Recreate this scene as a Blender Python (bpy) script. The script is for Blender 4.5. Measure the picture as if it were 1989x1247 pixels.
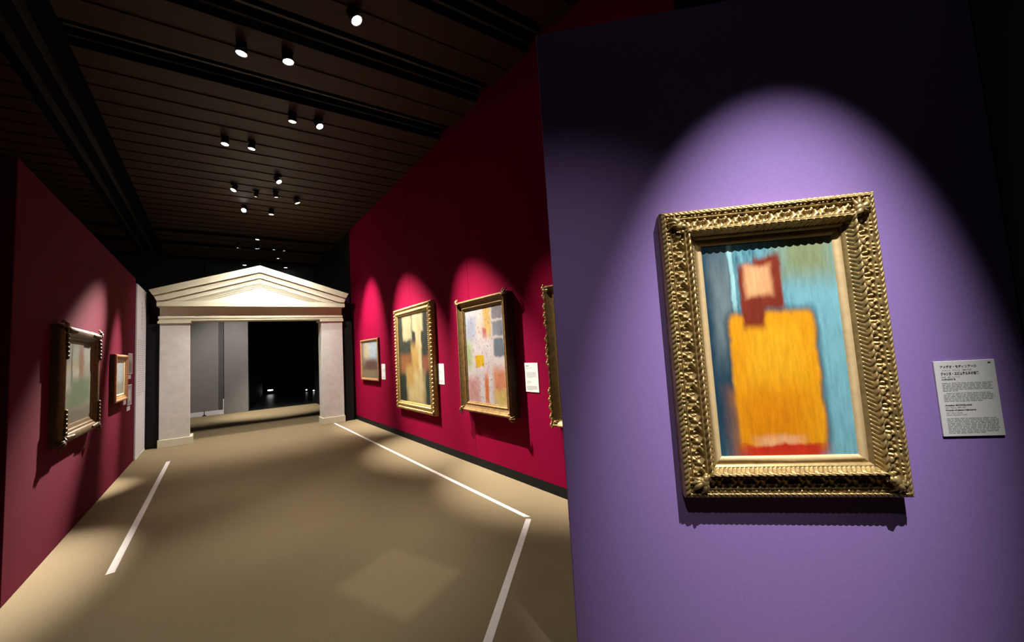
import bpy, math, random
import numpy as np
from mathutils import Vector, Matrix

random.seed(7)
for o in list(bpy.data.objects):
    bpy.data.objects.remove(o)
scene = bpy.context.scene
C = scene.collection

# ------------------------------------------------------------------ camera
F_PX, W_PX, H_PX = 703.0, 1989.0, 1247.0
ROLL, PITCH, YAW = math.radians(3.4397), math.radians(4.1463), math.radians(39.478)
EYE = 1.5

def cam_to_world(c):
    cr, sr, cp, sp = math.cos(ROLL), math.sin(ROLL), math.cos(PITCH), math.sin(PITCH)
    x, y, z = c
    x, y = x * cr + y * sr, -x * sr + y * cr
    y, z = y * cp - z * sp, y * sp + z * cp
    wx, wy, wz = x, -z, y
    cy, sy = math.cos(YAW), math.sin(YAW)
    return Vector((wx * cy + wy * sy, -wx * sy + wy * cy, wz))

cam_data = bpy.data.cameras.new('camera')
cam = bpy.data.objects.new('camera', cam_data)
C.objects.link(cam)
ax, ay, az = cam_to_world((1, 0, 0)), cam_to_world((0, 1, 0)), cam_to_world((0, 0, 1))
m = Matrix.Identity(4)
for i in range(3):
    m[i][0], m[i][1], m[i][2] = ax[i], ay[i], az[i]
m[2][3] = EYE
cam.matrix_world = m
cam_data.sensor_fit = 'HORIZONTAL'
cam_data.sensor_width = 36.0
cam_data.lens = F_PX / W_PX * 36.0
cam_data.clip_start = 0.02
scene.camera = cam

# ------------------------------------------------------------------ world, exposure
world = bpy.data.worlds.new('dark_gallery')
scene.world = world
world.use_nodes = True
world.node_tree.nodes['Background'].inputs[0].default_value = (0.5, 0.55, 0.7, 1)
world.node_tree.nodes['Background'].inputs[1].default_value = 0.0
vs = scene.view_settings
vs.view_transform = 'Standard'
vs.look = 'None'
vs.exposure = 0.0
vs.gamma = 1.0
vs.use_curve_mapping = False

def spot(name, loc, target, power, size_deg, blend=0.5, color=(1, 0.93, 0.84), radius=0.03, square=False, roll=0.0, parent=None):
    d = bpy.data.lights.new(name, 'SPOT')
    d.energy = power
    d.spot_size = math.radians(size_deg)
    d.spot_blend = blend
    d.color = color
    d.shadow_soft_size = radius
    d.use_square = square
    o = bpy.data.objects.new(name, d)
    C.objects.link(o)
    q = (Vector(target) - Vector(loc)).to_track_quat('-Z', 'Y')
    mw = Matrix.Translation(Vector(loc)) @ q.to_matrix().to_4x4() @ Matrix.Rotation(roll, 4, 'Z')
    if parent is not None:
        o.parent = parent
        o.matrix_local = Matrix.Translation(-Vector(parent.location)) @ mw
    else:
        o.matrix_world = mw
    return o

# ------------------------------------------------------------------ materials
def new_mat(name):
    mt = bpy.data.materials.new(name)
    mt.use_nodes = True
    nt = mt.node_tree
    return mt, nt, nt.nodes, nt.links, nt.nodes['Principled BSDF']

def srgb(r, g, b):
    f = lambda c: (c / 255 / 12.92) if c / 255 <= 0.04045 else ((c / 255 + 0.055) / 1.055) ** 2.4
    return (f(r), f(g), f(b), 1)

def mat(name, col, rough=0.6, metal=0.0, var=0.12, scale=30.0, bump=0.0, bump_scale=None, spec=0.4, emit=None, stretch=None):
    mt, nt, N, L, P = new_mat(name)
    col = tuple(col[:3])
    tc = N.new('ShaderNodeTexCoord')
    vec = tc.outputs['Object']
    if stretch:
        mp = N.new('ShaderNodeMapping')
        mp.inputs['Scale'].default_value = stretch
        L.new(vec, mp.inputs['Vector'])
        vec = mp.outputs['Vector']
    nz = N.new('ShaderNodeTexNoise')
    nz.inputs['Scale'].default_value = scale
    nz.inputs['Detail'].default_value = 5
    L.new(vec, nz.inputs['Vector'])
    rp = N.new('ShaderNodeValToRGB')
    lo = [max(0, c * (1 - var)) for c in col]
    hi = [min(1, c * (1 + var)) for c in col]
    rp.color_ramp.elements[0].position = 0.3
    rp.color_ramp.elements[1].position = 0.7
    rp.color_ramp.elements[0].color = (*lo, 1)
    rp.color_ramp.elements[1].color = (*hi, 1)
    L.new(nz.outputs['Fac'], rp.inputs['Fac'])
    L.new(rp.outputs['Color'], P.inputs['Base Color'])
    P.inputs['Roughness'].default_value = rough
    P.inputs['Metallic'].default_value = metal
    P.inputs['Specular IOR Level'].default_value = spec
    if bump:
        bz = N.new('ShaderNodeTexNoise')
        bz.inputs['Scale'].default_value = bump_scale or scale * 4
        bz.inputs['Detail'].default_value = 4
        L.new(vec, bz.inputs['Vector'])
        bp = N.new('ShaderNodeBump')
        bp.inputs['Strength'].default_value = bump
        bp.inputs['Distance'].default_value = 0.004
        L.new(bz.outputs['Fac'], bp.inputs['Height'])
        L.new(bp.outputs['Normal'], P.inputs['Normal'])
    if emit:
        P.inputs['Emission Color'].default_value = (*emit[0], 1)
        P.inputs['Emission Strength'].default_value = emit[1]
    return mt

M = {}
M['crimson'] = mat('crimson_wall_fabric', (0.20, 0.0013, 0.025), 0.85, var=0.06, scale=60, bump=0.15, bump_scale=500, spec=0.04)
M['burgundy'] = mat('burgundy_wall_fabric', (0.095, 0.0075, 0.0195), 0.9, var=0.06, scale=60, bump=0.15, bump_scale=500, spec=0.05)
M['purple'] = mat('purple_wall_fabric', (0.255, 0.165, 0.43), 0.85, var=0.04, scale=60, bump=0.15, bump_scale=450, spec=0.15)
M['plum'] = mat('dark_plum_wall', (0.07, 0.012, 0.05), 0.85, var=0.05)
M['charcoal'] = mat('charcoal_wall', (0.035, 0.045, 0.052), 0.8, var=0.08, scale=8)
M['teal_dark'] = mat('dark_teal_wall', (0.03, 0.05, 0.055), 0.85, var=0.08, scale=5)
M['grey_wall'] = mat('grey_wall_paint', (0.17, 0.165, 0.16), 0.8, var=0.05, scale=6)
M['grey_dark'] = mat('shaded_grey_wall', (0.07, 0.07, 0.07), 0.8, var=0.05, scale=6)
M['black'] = mat('matt_black', (0.006, 0.006, 0.007), 0.7, var=0.2, spec=0.2)
M['black_floor'] = mat('polished_black_floor', (0.006, 0.007, 0.009), 0.35, var=0.2, spec=0.5)
M['skirting'] = mat('black_skirting', (0.003, 0.0025, 0.0025), 0.7, var=0.2, spec=0.2)
M['plank'] = mat('dark_wood_plank', (0.030, 0.0115, 0.0035), 0.6, var=0.35, scale=14, stretch=(0.4, 6, 6), bump=0.1, bump_scale=40, spec=0.3)
M['rail'] = mat('grey_metal_rail', (0.05, 0.055, 0.06), 0.45, metal=0.4, var=0.1)
M['fixture'] = mat('black_lamp_housing', (0.012, 0.012, 0.012), 0.45, var=0.2)
M['fixture_grey'] = mat('grey_lamp_trim', (0.22, 0.2, 0.18), 0.35, metal=0.5, var=0.1)
M['lens'] = mat('lit_lens', (0.9, 0.9, 0.9), 0.4, var=0.0, emit=((1, 0.97, 0.92), 22))
M['lens_warm'] = mat('lit_warm_lens', (0.9, 0.8, 0.6), 0.4, var=0.0, emit=((1, 0.78, 0.45), 10))
M['tape'] = mat('white_floor_tape', (0.78, 0.74, 0.70), 0.6, var=0.04, scale=20)
M['paper'] = mat('white_card', (0.66, 0.66, 0.64), 0.6, var=0.02, scale=10, spec=0.2)
M['panel_white'] = mat('white_text_panel', (0.66, 0.66, 0.70), 0.6, var=0.02, scale=6, spec=0.2)
M['print'] = mat('grey_print', (0.10, 0.10, 0.11), 0.7, var=0.1)
M['print_faint'] = mat('fine_grey_print', (0.36, 0.37, 0.37), 0.7, var=0.08)
M['print_dark'] = mat('dark_print', (0.05, 0.05, 0.05), 0.7, var=0.1)
M['stucco'] = mat('pale_grey_stucco', (0.60, 0.57, 0.54), 0.85, var=0.07, scale=9, bump=0.25, bump_scale=60, spec=0.2)
M['cream'] = mat('cream_paint', (0.64, 0.60, 0.45), 0.7, var=0.04, scale=7, bump=0.08, bump_scale=80, spec=0.25)
M['frieze'] = mat('ochre_cream_frieze', (0.62, 0.52, 0.33), 0.75, var=0.05, scale=7, spec=0.2)
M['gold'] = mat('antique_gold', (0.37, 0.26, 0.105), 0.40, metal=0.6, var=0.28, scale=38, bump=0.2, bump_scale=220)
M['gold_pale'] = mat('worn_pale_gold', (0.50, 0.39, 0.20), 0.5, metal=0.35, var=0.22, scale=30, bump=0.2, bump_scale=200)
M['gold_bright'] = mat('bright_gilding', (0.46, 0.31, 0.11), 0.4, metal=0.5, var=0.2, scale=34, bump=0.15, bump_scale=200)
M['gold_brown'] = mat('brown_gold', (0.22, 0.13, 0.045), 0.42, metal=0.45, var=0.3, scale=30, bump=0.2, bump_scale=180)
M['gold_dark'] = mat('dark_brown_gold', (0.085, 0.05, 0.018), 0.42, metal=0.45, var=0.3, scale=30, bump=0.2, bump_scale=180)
M['wood_gold'] = mat('reddish_gilt_wood', (0.30, 0.15, 0.065), 0.45, metal=0.2, var=0.25, scale=25, bump=0.15)
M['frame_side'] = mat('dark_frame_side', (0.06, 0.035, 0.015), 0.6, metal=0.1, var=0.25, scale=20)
M['liner'] = mat('cream_gilt_liner', (0.62, 0.46, 0.24), 0.5, metal=0.15, var=0.08, scale=40)
M['backing'] = mat('picture_backing', (0.10, 0.07, 0.05), 0.8)

def carpet_mat():
    mt, nt, N, L, P = new_mat('beige_ribbed_carpet')
    tc = N.new('ShaderNodeTexCoord')
    rot = N.new('ShaderNodeMapping')
    rot.inputs['Rotation'].default_value = (0, 0, math.radians(8))
    L.new(tc.outputs['Object'], rot.inputs['Vector'])
    n1 = N.new('ShaderNodeTexNoise'); n1.inputs['Scale'].default_value = 1.3; n1.inputs['Detail'].default_value = 3
    n2 = N.new('ShaderNodeTexNoise'); n2.inputs['Scale'].default_value = 140; n2.inputs['Detail'].default_value = 3
    wv = N.new('ShaderNodeTexWave'); wv.wave_type = 'BANDS'; wv.bands_direction = 'X'
    wv.inputs['Scale'].default_value = 26; wv.inputs['Distortion'].default_value = 1.6
    wv.inputs['Detail'].default_value = 3; wv.inputs['Detail Scale'].default_value = 9
    for n in (n1, n2, wv):
        L.new(rot.outputs['Vector'], n.inputs['Vector'])
    rp = N.new('ShaderNodeValToRGB')
    rp.color_ramp.elements[0].color = (0.178, 0.132, 0.072, 1)
    rp.color_ramp.elements[1].color = (0.272, 0.212, 0.124, 1)
    a = N.new('ShaderNodeMath'); a.operation = 'MULTIPLY_ADD'
    L.new(n2.outputs['Fac'], a.inputs[0]); a.inputs[1].default_value = 0.6
    b = N.new('ShaderNodeMath'); b.operation = 'MULTIPLY_ADD'
    L.new(wv.outputs['Fac'], b.inputs[0]); b.inputs[1].default_value = 0.14
    c = N.new('ShaderNodeMath'); c.operation = 'MULTIPLY'
    L.new(n1.outputs['Fac'], c.inputs[0]); c.inputs[1].default_value = 0.3
    L.new(c.outputs[0], b.inputs[2]); L.new(b.outputs[0], a.inputs[2])
    L.new(a.outputs[0], rp.inputs['Fac'])
    L.new(rp.outputs['Color'], P.inputs['Base Color'])
    P.inputs['Roughness'].default_value = 0.9
    P.inputs['Specular IOR Level'].default_value = 0.15
    bp = N.new('ShaderNodeBump'); bp.inputs['Strength'].default_value = 0.5; bp.inputs['Distance'].default_value = 0.004
    h = N.new('ShaderNodeMath'); h.operation = 'ADD'
    L.new(n2.outputs['Fac'], h.inputs[0]); L.new(wv.outputs['Fac'], h.inputs[1])
    L.new(h.outputs[0], bp.inputs['Height']); L.new(bp.outputs['Normal'], P.inputs['Normal'])
    return mt
M['carpet'] = carpet_mat()

def canvas_mat(name, ground, blocks, streak=(18, 5, 1), ground2=None, dabs=None, warp=0.05, rough=0.45, gain=1.0):
    """Plain colour-field canvas: ragged soft blocks of paint on a streaky ground (UV 0..1)."""
    mt, nt, N, L, P = new_mat(name)
    uv = N.new('ShaderNodeUVMap')
    nz = N.new('ShaderNodeTexNoise'); nz.inputs['Scale'].default_value = 9; nz.inputs['Detail'].default_value = 4
    L.new(uv.outputs['UV'], nz.inputs['Vector'])
    sub = N.new('ShaderNodeVectorMath'); sub.operation = 'SUBTRACT'; sub.inputs[1].default_value = (0.5, 0.5, 0.5)
    L.new(nz.outputs['Color'], sub.inputs[0])
    scl = N.new('ShaderNodeVectorMath'); scl.operation = 'SCALE'; scl.inputs['Scale'].default_value = warp
    L.new(sub.outputs[0], scl.inputs[0])
    add = N.new('ShaderNodeVectorMath'); add.operation = 'ADD'
    L.new(uv.outputs['UV'], add.inputs[0]); L.new(scl.outputs[0], add.inputs[1])
    pos = add.outputs[0]
    st = N.new('ShaderNodeMapping'); st.inputs['Scale'].default_value = streak
    L.new(uv.outputs['UV'], st.inputs['Vector'])
    sn = N.new('ShaderNodeTexNoise'); sn.inputs['Scale'].default_value = 1.0; sn.inputs['Detail'].default_value = 6; sn.inputs['Roughness'].default_value = 0.65
    L.new(st.outputs['Vector'], sn.inputs['Vector'])
    rp = N.new('ShaderNodeValToRGB')
    rp.color_ramp.elements[0].position = 0.32; rp.color_ramp.elements[1].position = 0.68
    rp.color_ramp.elements[0].color = ground
    rp.color_ramp.elements[1].color = ground2 or tuple(min(1, c * 1.5) for c in ground[:3]) + (1,)
    L.new(sn.outputs['Fac'], rp.inputs['Fac'])
    cur = rp.outputs['Color']
    for (bx, by, rx, ry, soft, col, shape) in blocks:
        s1 = N.new('ShaderNodeVectorMath'); s1.operation = 'SUBTRACT'; s1.inputs[1].default_value = (bx, by, 0)
        L.new(pos, s1.inputs[0])
        s2 = N.new('ShaderNodeVectorMath'); s2.operation = 'MULTIPLY'; s2.inputs[1].default_value = (1 / rx, 1 / ry, 0)
        L.new(s1.outputs[0], s2.inputs[0])
        if shape == 'box':
            ab = N.new('ShaderNodeVectorMath'); ab.operation = 'ABSOLUTE'; L.new(s2.outputs[0], ab.inputs[0])
            sp = N.new('ShaderNodeSeparateXYZ'); L.new(ab.outputs[0], sp.inputs[0])
            d = N.new('ShaderNodeMath'); d.operation = 'SMOOTH_MAX'; d.inputs[2].default_value = 0.35
            L.new(sp.outputs[0], d.inputs[0]); L.new(sp.outputs[1], d.inputs[1])
            dist = d.outputs[0]
        else:
            ln = N.new('ShaderNodeVectorMath'); ln.operation = 'LENGTH'; L.new(s2.outputs[0], ln.inputs[0])
            dist = ln.outputs['Value']
        mr = N.new('ShaderNodeMapRange'); mr.interpolation_type = 'SMOOTHSTEP'
        mr.inputs['From Min'].default_value = 1 + soft; mr.inputs['From Max'].default_value = 1 - soft
        L.new(dist, mr.inputs['Value'])
        vr = N.new('ShaderNodeMix'); vr.data_type = 'RGBA'
        vr.inputs['A'].default_value = tuple(c * 0.55 for c in col[:3]) + (1,)
        vr.inputs['B'].default_value = tuple(min(1, c * 1.45) for c in col[:3]) + (1,)
        L.new(sn.outputs['Fac'], vr.inputs['Factor'])
        mx = N.new('ShaderNodeMix'); mx.data_type = 'RGBA'
        L.new(mr.outputs['Result'], mx.inputs['Factor'])
        L.new(cur, mx.inputs['A']); L.new(vr.outputs['Result'], mx.inputs['B'])
        cur = mx.outputs['Result']
    if dabs:
        (dscale, dcol, dthr, dmax) = dabs
        vo = N.new('ShaderNodeTexNoise'); vo.inputs['Scale'].default_value = dscale; vo.inputs['Detail'].default_value = 2
        L.new(uv.outputs['UV'], vo.inputs['Vector'])
        mr = N.new('ShaderNodeMapRange'); mr.interpolation_type = 'SMOOTHSTEP'
        mr.inputs['From Min'].default_value = dthr; mr.inputs['From Max'].default_value = dthr + 0.08
        mr.inputs['To Max'].default_value = dmax
        L.new(vo.outputs['Fac'], mr.inputs['Value'])
        mx = N.new('ShaderNodeMix'); mx.data_type = 'RGBA'
        L.new(mr.outputs['Result'], mx.inputs['Factor'])
        L.new(cur, mx.inputs['A']); mx.inputs['B'].default_value = dcol
        cur = mx.outputs['Result']
    gn = N.new('ShaderNodeVectorMath'); gn.operation = 'SCALE'; gn.inputs['Scale'].default_value = gain
    L.new(cur, gn.inputs[0])
    L.new(gn.outputs[0], P.inputs['Base Color'])
    P.inputs['Roughness'].default_value = rough
    P.inputs['Specular IOR Level'].default_value = 0.25
    bp = N.new('ShaderNodeBump'); bp.inputs['Strength'].default_value = 0.25; bp.inputs['Distance'].default_value = 0.003
    L.new(sn.outputs['Fac'], bp.inputs['Height']); L.new(bp.outputs['Normal'], P.inputs['Normal'])
    return mt

# ------------------------------------------------------------------ mesh builder
class MB:
    def __init__(self):
        self.v = []; self.f = []
    def add(self, vs_, fs_, mtx=None):
        k = len(self.v)
        for p in vs_:
            self.v.append(tuple(mtx @ Vector(p)) if mtx is not None else tuple(p))
        self.f += [tuple(i + k for i in f) for f in fs_]
        return self
    def box(self, a, b, mtx=None):
        (x0, y0, z0), (x1, y1, z1) = a, b
        vs_ = [(x0, y0, z0), (x1, y0, z0), (x1, y1, z0), (x0, y1, z0), (x0, y0, z1), (x1, y0, z1), (x1, y1, z1), (x0, y1, z1)]
        fs_ = [(0, 3, 2, 1), (4, 5, 6, 7), (0, 1, 5, 4), (1, 2, 6, 5), (2, 3, 7, 6), (3, 0, 4, 7)]
        return self.add(vs_, fs_, mtx)
    def cbox(self, a, b, c=0.004, mtx=None):
        """box with chamfered edges (24 vertices)"""
        x0, y0, z0 = a; x1, y1, z1 = b
        vs_, idx = [], {}
        for ix, X in enumerate((x0, x1)):
            for iy, Y in enumerate((y0, y1)):
                for iz, Z in enumerate((z0, z1)):
                    sx, sy, sz = (1 if ix == 0 else -1), (1 if iy == 0 else -1), (1 if iz == 0 else -1)
                    idx[ix, iy, iz, 'x'] = len(vs_); vs_.append((X, Y + sy * c, Z + sz * c))
                    idx[ix, iy, iz, 'y'] = len(vs_); vs_.append((X + sx * c, Y, Z + sz * c))
                    idx[ix, iy, iz, 'z'] = len(vs_); vs_.append((X + sx * c, Y + sy * c, Z))
        fs_ = []
        for i in (0, 1):
            q = [idx[i, a_, b_, 'x'] for a_, b_ in ((0, 0), (1, 0), (1, 1), (0, 1))]; fs_.append(q[::-1] if i == 0 else q)
            q = [idx[a_, i, b_, 'y'] for a_, b_ in ((0, 0), (1, 0), (1, 1), (0, 1))]; fs_.append(q if i == 0 else q[::-1])
            q = [idx[a_, b_, i, 'z'] for a_, b_ in ((0, 0), (1, 0), (1, 1), (0, 1))]; fs_.append(q[::-1] if i == 0 else q)
        for i in (0, 1):
            for j in (0, 1):
                fs_.append((idx[i, j, 0, 'x'], idx[i, j, 1, 'x'], idx[i, j, 1, 'y'], idx[i, j, 0, 'y']))
                fs_.append((idx[i, 0, j, 'x'], idx[i, 1, j, 'x'], idx[i, 1, j, 'z'], idx[i, 0, j, 'z']))
                fs_.append((idx[0, i, j, 'y'], idx[1, i, j, 'y'], idx[1, i, j, 'z'], idx[0, i, j, 'z']))
                for k in (0, 1):
                    fs_.append((idx[i, j, k, 'x'], idx[i, j, k, 'y'], idx[i, j, k, 'z']))
        return self.add(vs_, fs_, mtx)
    def prism(self, poly, y0, y1, mtx=None):
        """polygon in XZ extruded from y0 (front) to y1"""
        n = len(poly)
        vs_ = [(x, y0, z) for x, z in poly] + [(x, y1, z) for x, z in poly]
        fs_ = [tuple(range(n)), tuple(range(2 * n - 1, n - 1, -1))]
        fs_ += [(i, i + n, (i + 1) % n + n, (i + 1) % n) for i in range(n)]
        return self.add(vs_, fs_, mtx)
    def lathe(self, prof, n=20, mtx=None, cap=True):
        """(r, z) profile around Z"""
        vs_, fs_ = [], []
        for r, z in prof:
            for i in range(n):
                a = 2 * math.pi * i / n
                vs_.append((r * math.cos(a), r * math.sin(a), z))
        for k in range(len(prof) - 1):
            for i in range(n):
                j = (i + 1) % n
                fs_.append((k * n + i, k * n + j, (k + 1) * n + j, (k + 1) * n + i))
        if cap:
            fs_.append(tuple(range(n - 1, -1, -1)))
            fs_.append(tuple((len(prof) - 1) * n + i for i in range(n)))
        return self.add(vs_, fs_, mtx)
    def ell(self, c, r, mtx=None, nu=12, nv=8):
        vs_, fs_ = [], []
        for j in range(1, nv):
            t = math.pi * j / nv
            for i in range(nu):
                p = 2 * math.pi * i / nu
                vs_.append((c[0] + r[0] * math.sin(t) * math.cos(p), c[1] + r[1] * math.sin(t) * math.sin(p), c[2] + r[2] * math.cos(t)))
        top = len(vs_); vs_.append((c[0], c[1], c[2] + r[2]))
        bot = len(vs_); vs_.append((c[0], c[1], c[2] - r[2]))
        for j in range(nv - 2):
            for i in range(nu):
                k = (i + 1) % nu
                fs_.append((j * nu + i, (j + 1) * nu + i, (j + 1) * nu + k, j * nu + k))
        for i in range(nu):
            k = (i + 1) % nu
            fs_.append((top, i, k)); fs_.append((bot, (nv - 2) * nu + k, (nv - 2) * nu + i))
        return self.add(vs_, fs_, mtx)
    def tube(self, pts, rads, n=8, mtx=None):
        vs_, fs_ = [], []
        pts = [Vector(p) for p in pts]
        for k, p in enumerate(pts):
            t = (pts[min(k + 1, len(pts) - 1)] - pts[max(k - 1, 0)]).normalized()
            up = Vector((0, 1, 0)) if abs(t.y) < 0.9 else Vector((1, 0, 0))
            a = t.cross(up).normalized(); b = t.cross(a)
            r = rads[k] if isinstance(rads, (list, tuple)) else rads
            for i in range(n):
                w = 2 * math.pi * i / n
                vs_.append(tuple(p + a * r * math.cos(w) + b * r * math.sin(w)))
        for k in range(len(pts) - 1):
            for i in range(n):
                j = (i + 1) % n
                fs_.append((k * n + i, k * n + j, (k + 1) * n + j, (k + 1) * n + i))
        fs_.append(tuple(range(n - 1, -1, -1))); fs_.append(tuple((len(pts) - 1) * n + i for i in range(n)))
        return self.add(vs_, fs_, mtx)
    def build(self, name, material, parent=None, smooth=False, label=None):
        me = bpy.data.meshes.new(name)
        me.from_pydata(self.v, [], self.f)
        me.update()
        if smooth:
            me.shade_smooth()
        me.materials.append(material)
        o = bpy.data.objects.new(name, me)
        C.objects.link(o)
        if parent is not None:
            o.parent = parent
        if label:
            o['label'] = label
        return o

def thing(name, label, cat, loc=(0, 0, 0), rotz=0.0, group=None):
    o = bpy.data.objects.new(name, None)
    o.empty_display_size = 0.1
    C.objects.link(o)
    o.location = loc
    o.rotation_euler = (0, 0, rotz)
    return tag(o, label, cat, group)

def tag(o, label, cat, group=None):
    o['label'] = label
    o['category'] = cat
    if group:
        o['group'] = group
    return o

def struct(o, label, cat):
    o['kind'] = 'structure'
    return tag(o, label, cat)

def holder(name, label, cat, loc=(0, 0, 0), rotz=0.0):
    o = thing(name, label, cat, loc, rotz)
    o['kind'] = 'structure'
    return o

# ------------------------------------------------------------------ measured layout (metres)
XR = 2.638                       # crimson wall plane
CEIL = 4.70
LW0, LW_SLOPE = (-1.085, 4.10), 0.007      # burgundy wall line
def lw_x(y):
    return LW0[0] + LW_SLOPE * (y - LW0[1])
LW_ANG = math.pi / 2 - math.atan(LW_SLOPE)
PORT_ORG, PORT_ANG = Vector((-0.845, 9.656, 0)), -math.radians(8.2)
DP = Vector((math.cos(PORT_ANG), math.sin(PORT_ANG), 0)); NP = Vector((-DP.y, DP.x, 0))
PT = Vector((1.264, 1.208, 0))                      # free edge of the purple partition
DU = Vector((-0.674, 0.738, 0)); DU.normalize()
NU = Vector((DU.y, -DU.x, 0))
PUR_ANG = math.atan2(-DU.y, -DU.x)

def portal_line(d, s):           # point at distance d behind the portal front, s along it
    return PORT_ORG + DP * s + NP * d

# ------------------------------------------------------------------ floor
fl = MB()
edge = 4.75                      # carpet stops this far behind the portal
a_, b_ = portal_line(edge, -6), portal_line(edge, 4.6)
fl.add([(-7, -5, 0), (7, -5, 0), (b_.x + 0.5, b_.y, 0), (a_.x, a_.y, 0), (-7, -5, -0.1), (7, -5, -0.1), (b_.x + 0.5, b_.y, -0.1), (a_.x, a_.y, -0.1)],
       [(0, 1, 2, 3), (7, 6, 5, 4), (0, 4, 5, 1), (1, 5, 6, 2), (2, 6, 7, 3), (3, 7, 4, 0)])
struct(fl.build('floor', M['carpet']), 'beige ribbed carpet floor of the gallery', 'floor')
fb = MB()
c_, d_ = portal_line(12.5, 6), portal_line(12.5, -6)
fb.add([(a_.x, a_.y, 0), (b_.x + 0.5, b_.y, 0), (c_.x, c_.y, 0), (d_.x, d_.y, 0), (a_.x, a_.y, -0.1), (b_.x + .5, b_.y, -0.1), (c_.x, c_.y, -0.1), (d_.x, d_.y, -0.1)],
       [(0, 1, 2, 3), (7, 6, 5, 4), (0, 4, 5, 1), (1, 5, 6, 2), (2, 6, 7, 3), (3, 7, 4, 0)])
struct(fb.build('floor_rear', M['black_floor']), 'glossy black floor of the dark room beyond the portal', 'floor')

# ------------------------------------------------------------------ right wall: crimson panels on a backing
wr = MB().box((XR + 0.012, 1.09, 0), (XR + 0.14, 9.50, CEIL + 0.25)).build('wall_right', M['plum'])
struct(wr, 'tall crimson fabric wall on the right side of the corridor', 'wall')
cuts = [1.09, 2.20, 4.09, 5.98, 7.87, 9.50]
for k in range(len(cuts) - 1):
    MB().cbox((XR, cuts[k] + 0.0015, 0.10), (XR + 0.012, cuts[k + 1] - 0.0015, CEIL + 0.2), 0.002).build('wall_panel', M['crimson'], wr)
struct(MB().box((XR - 0.004, 1.09, 0), (XR + 0.012, 9.5, 0.10)).build('baseboard_right', M['skirting']), 'black skirting along the foot of the crimson wall', 'baseboard')

struct(MB().box((XR + 0.02, 9.502, 0), (XR + 0.14, 14.2, CEIL + 0.25)).build('wall_right_rear', M['black']), 'black side wall to the right behind the portal', 'wall')

# ------------------------------------------------------------------ left wall
wl = holder('wall_left', 'burgundy fabric partition wall along the left side of the corridor', 'wall', (LW0[0], LW0[1], 0), LW_ANG)
WLL = 4.68
MB().cbox((0, 0, 0), (WLL, 0.9, 3.06), 0.004).build('wall_panel', M['burgundy'], wl)
MB().cbox((WLL + 0.004, 0.0, 0), (5.66, 0.9, 2.99), 0.004).build('wall_end', M['plum'], wl)

# ------------------------------------------------------------------ purple partition with its picture side towards the camera
wp = holder('wall_front', 'freestanding purple partition wall on the right of the view', 'wall', (PT.x, PT.y, 0), PUR_ANG)
MB().cbox((0, 0, 0), (1.87, 0.25, 3.08), 0.004).build('wall_panel', M['purple'], wp)
wn = holder('wall_near_right', 'charcoal side wall meeting the purple partition at the right edge', 'wall', tuple(PT - DU * 1.87), PUR_ANG - math.pi / 2)
MB().cbox((0, 0, 0), (3.4, 0.25, CEIL + 0.2), 0.004).build('wall_panel', M['charcoal'], wn)

# enclosing dark walls
struct(MB().box((-5.6, -4.6, 0), (-5.4, 15.5, CEIL + 0.25)).build('wall_far_left', M['charcoal']), 'dark wall far to the left behind the burgundy partition', 'wall')
struct(MB().box((-5.6, -4.6, 0), (5.2, -4.4, CEIL + 0.25)).build('wall_behind', M['charcoal']), 'dark wall behind the viewer', 'wall')
struct(MB().box((5.0, -4.4, 0), (5.2, 15, CEIL + 0.25)).build('wall_far_right', M['teal_dark']), 'dark teal wall seen past the end of the crimson wall', 'wall')

# ------------------------------------------------------------------ far wall beyond the portal
wb = holder('wall_back', 'far wall beyond the portal, dark teal above and grey below', 'wall', tuple(PORT_ORG), PORT_ANG)
FD = 4.78
MB().box((-4.6, FD, 3.0), (4.6, FD + 0.25, CEIL + 0.25)).build('upper_wall', M['teal_dark'], wb)
MB().box((-4.6, FD, 0), (-0.62, FD + 0.25, 2.999)).build('side_wall', M['grey_wall'], wb)
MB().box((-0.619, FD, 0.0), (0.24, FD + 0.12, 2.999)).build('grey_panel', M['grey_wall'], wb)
MB().box((0.24, FD + 0.03, 0.0), (0.385, FD + 0.25, 2.999)).build('shadow_panel', M['grey_dark'], wb)  # darker grey stands in for the shadow beside the pillar
MB().cbox((0.385, FD - 0.06, 0.0), (0.985, FD + 0.25, 2.999), 0.004).build('pillar', M['grey_wall'], wb)
MB().cbox((-0.60, FD - 0.02, 0.0), (-0.10, FD - 0.001, 0.13), 0.003).build('base_board', M['panel_white'], wb)
MB().cbox((-0.08, FD - 0.02, 0.0), (0.384, FD - 0.001, 0.13), 0.003).build('base_board', M['panel_white'], wb)
MB().cbox((0.352, FD - 0.024, 0.131), (0.384, FD - 0.001, 0.46), 0.003).build('base_upright', M['panel_white'], wb)
MB().prism([(-0.15, 0.0), (-0.03, 0.0), (-0.085, 0.05), (-0.085, 0.16), (-0.095, 0.16), (-0.095, 0.05)], FD - 0.035, FD - 0.021).build('cable_foot', M['black'], wb)
# clerestory pane high on the far wall
cw = holder('window_1', 'narrow dark clerestory pane high on the far wall', 'window', tuple(portal_line(FD, -0.30)), PORT_ANG)
MB().box((0.1, -0.02, 4.40), (0.66, -0.001, 4.62)).build('pane', mat('dark_teal_glass', (0.04, 0.10, 0.11), 0.15, var=0.1, spec=0.6), cw)
MB().cbox((-0.05, -0.05, 4.41), (0.75, -0.021, 4.432), 0.003).build('window_bar', M['rail'], cw)
MB().cbox((0.19, -0.05, 4.30), (0.225, -0.021, 4.66), 0.003).build('window_bar', M['black'], cw)
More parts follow.
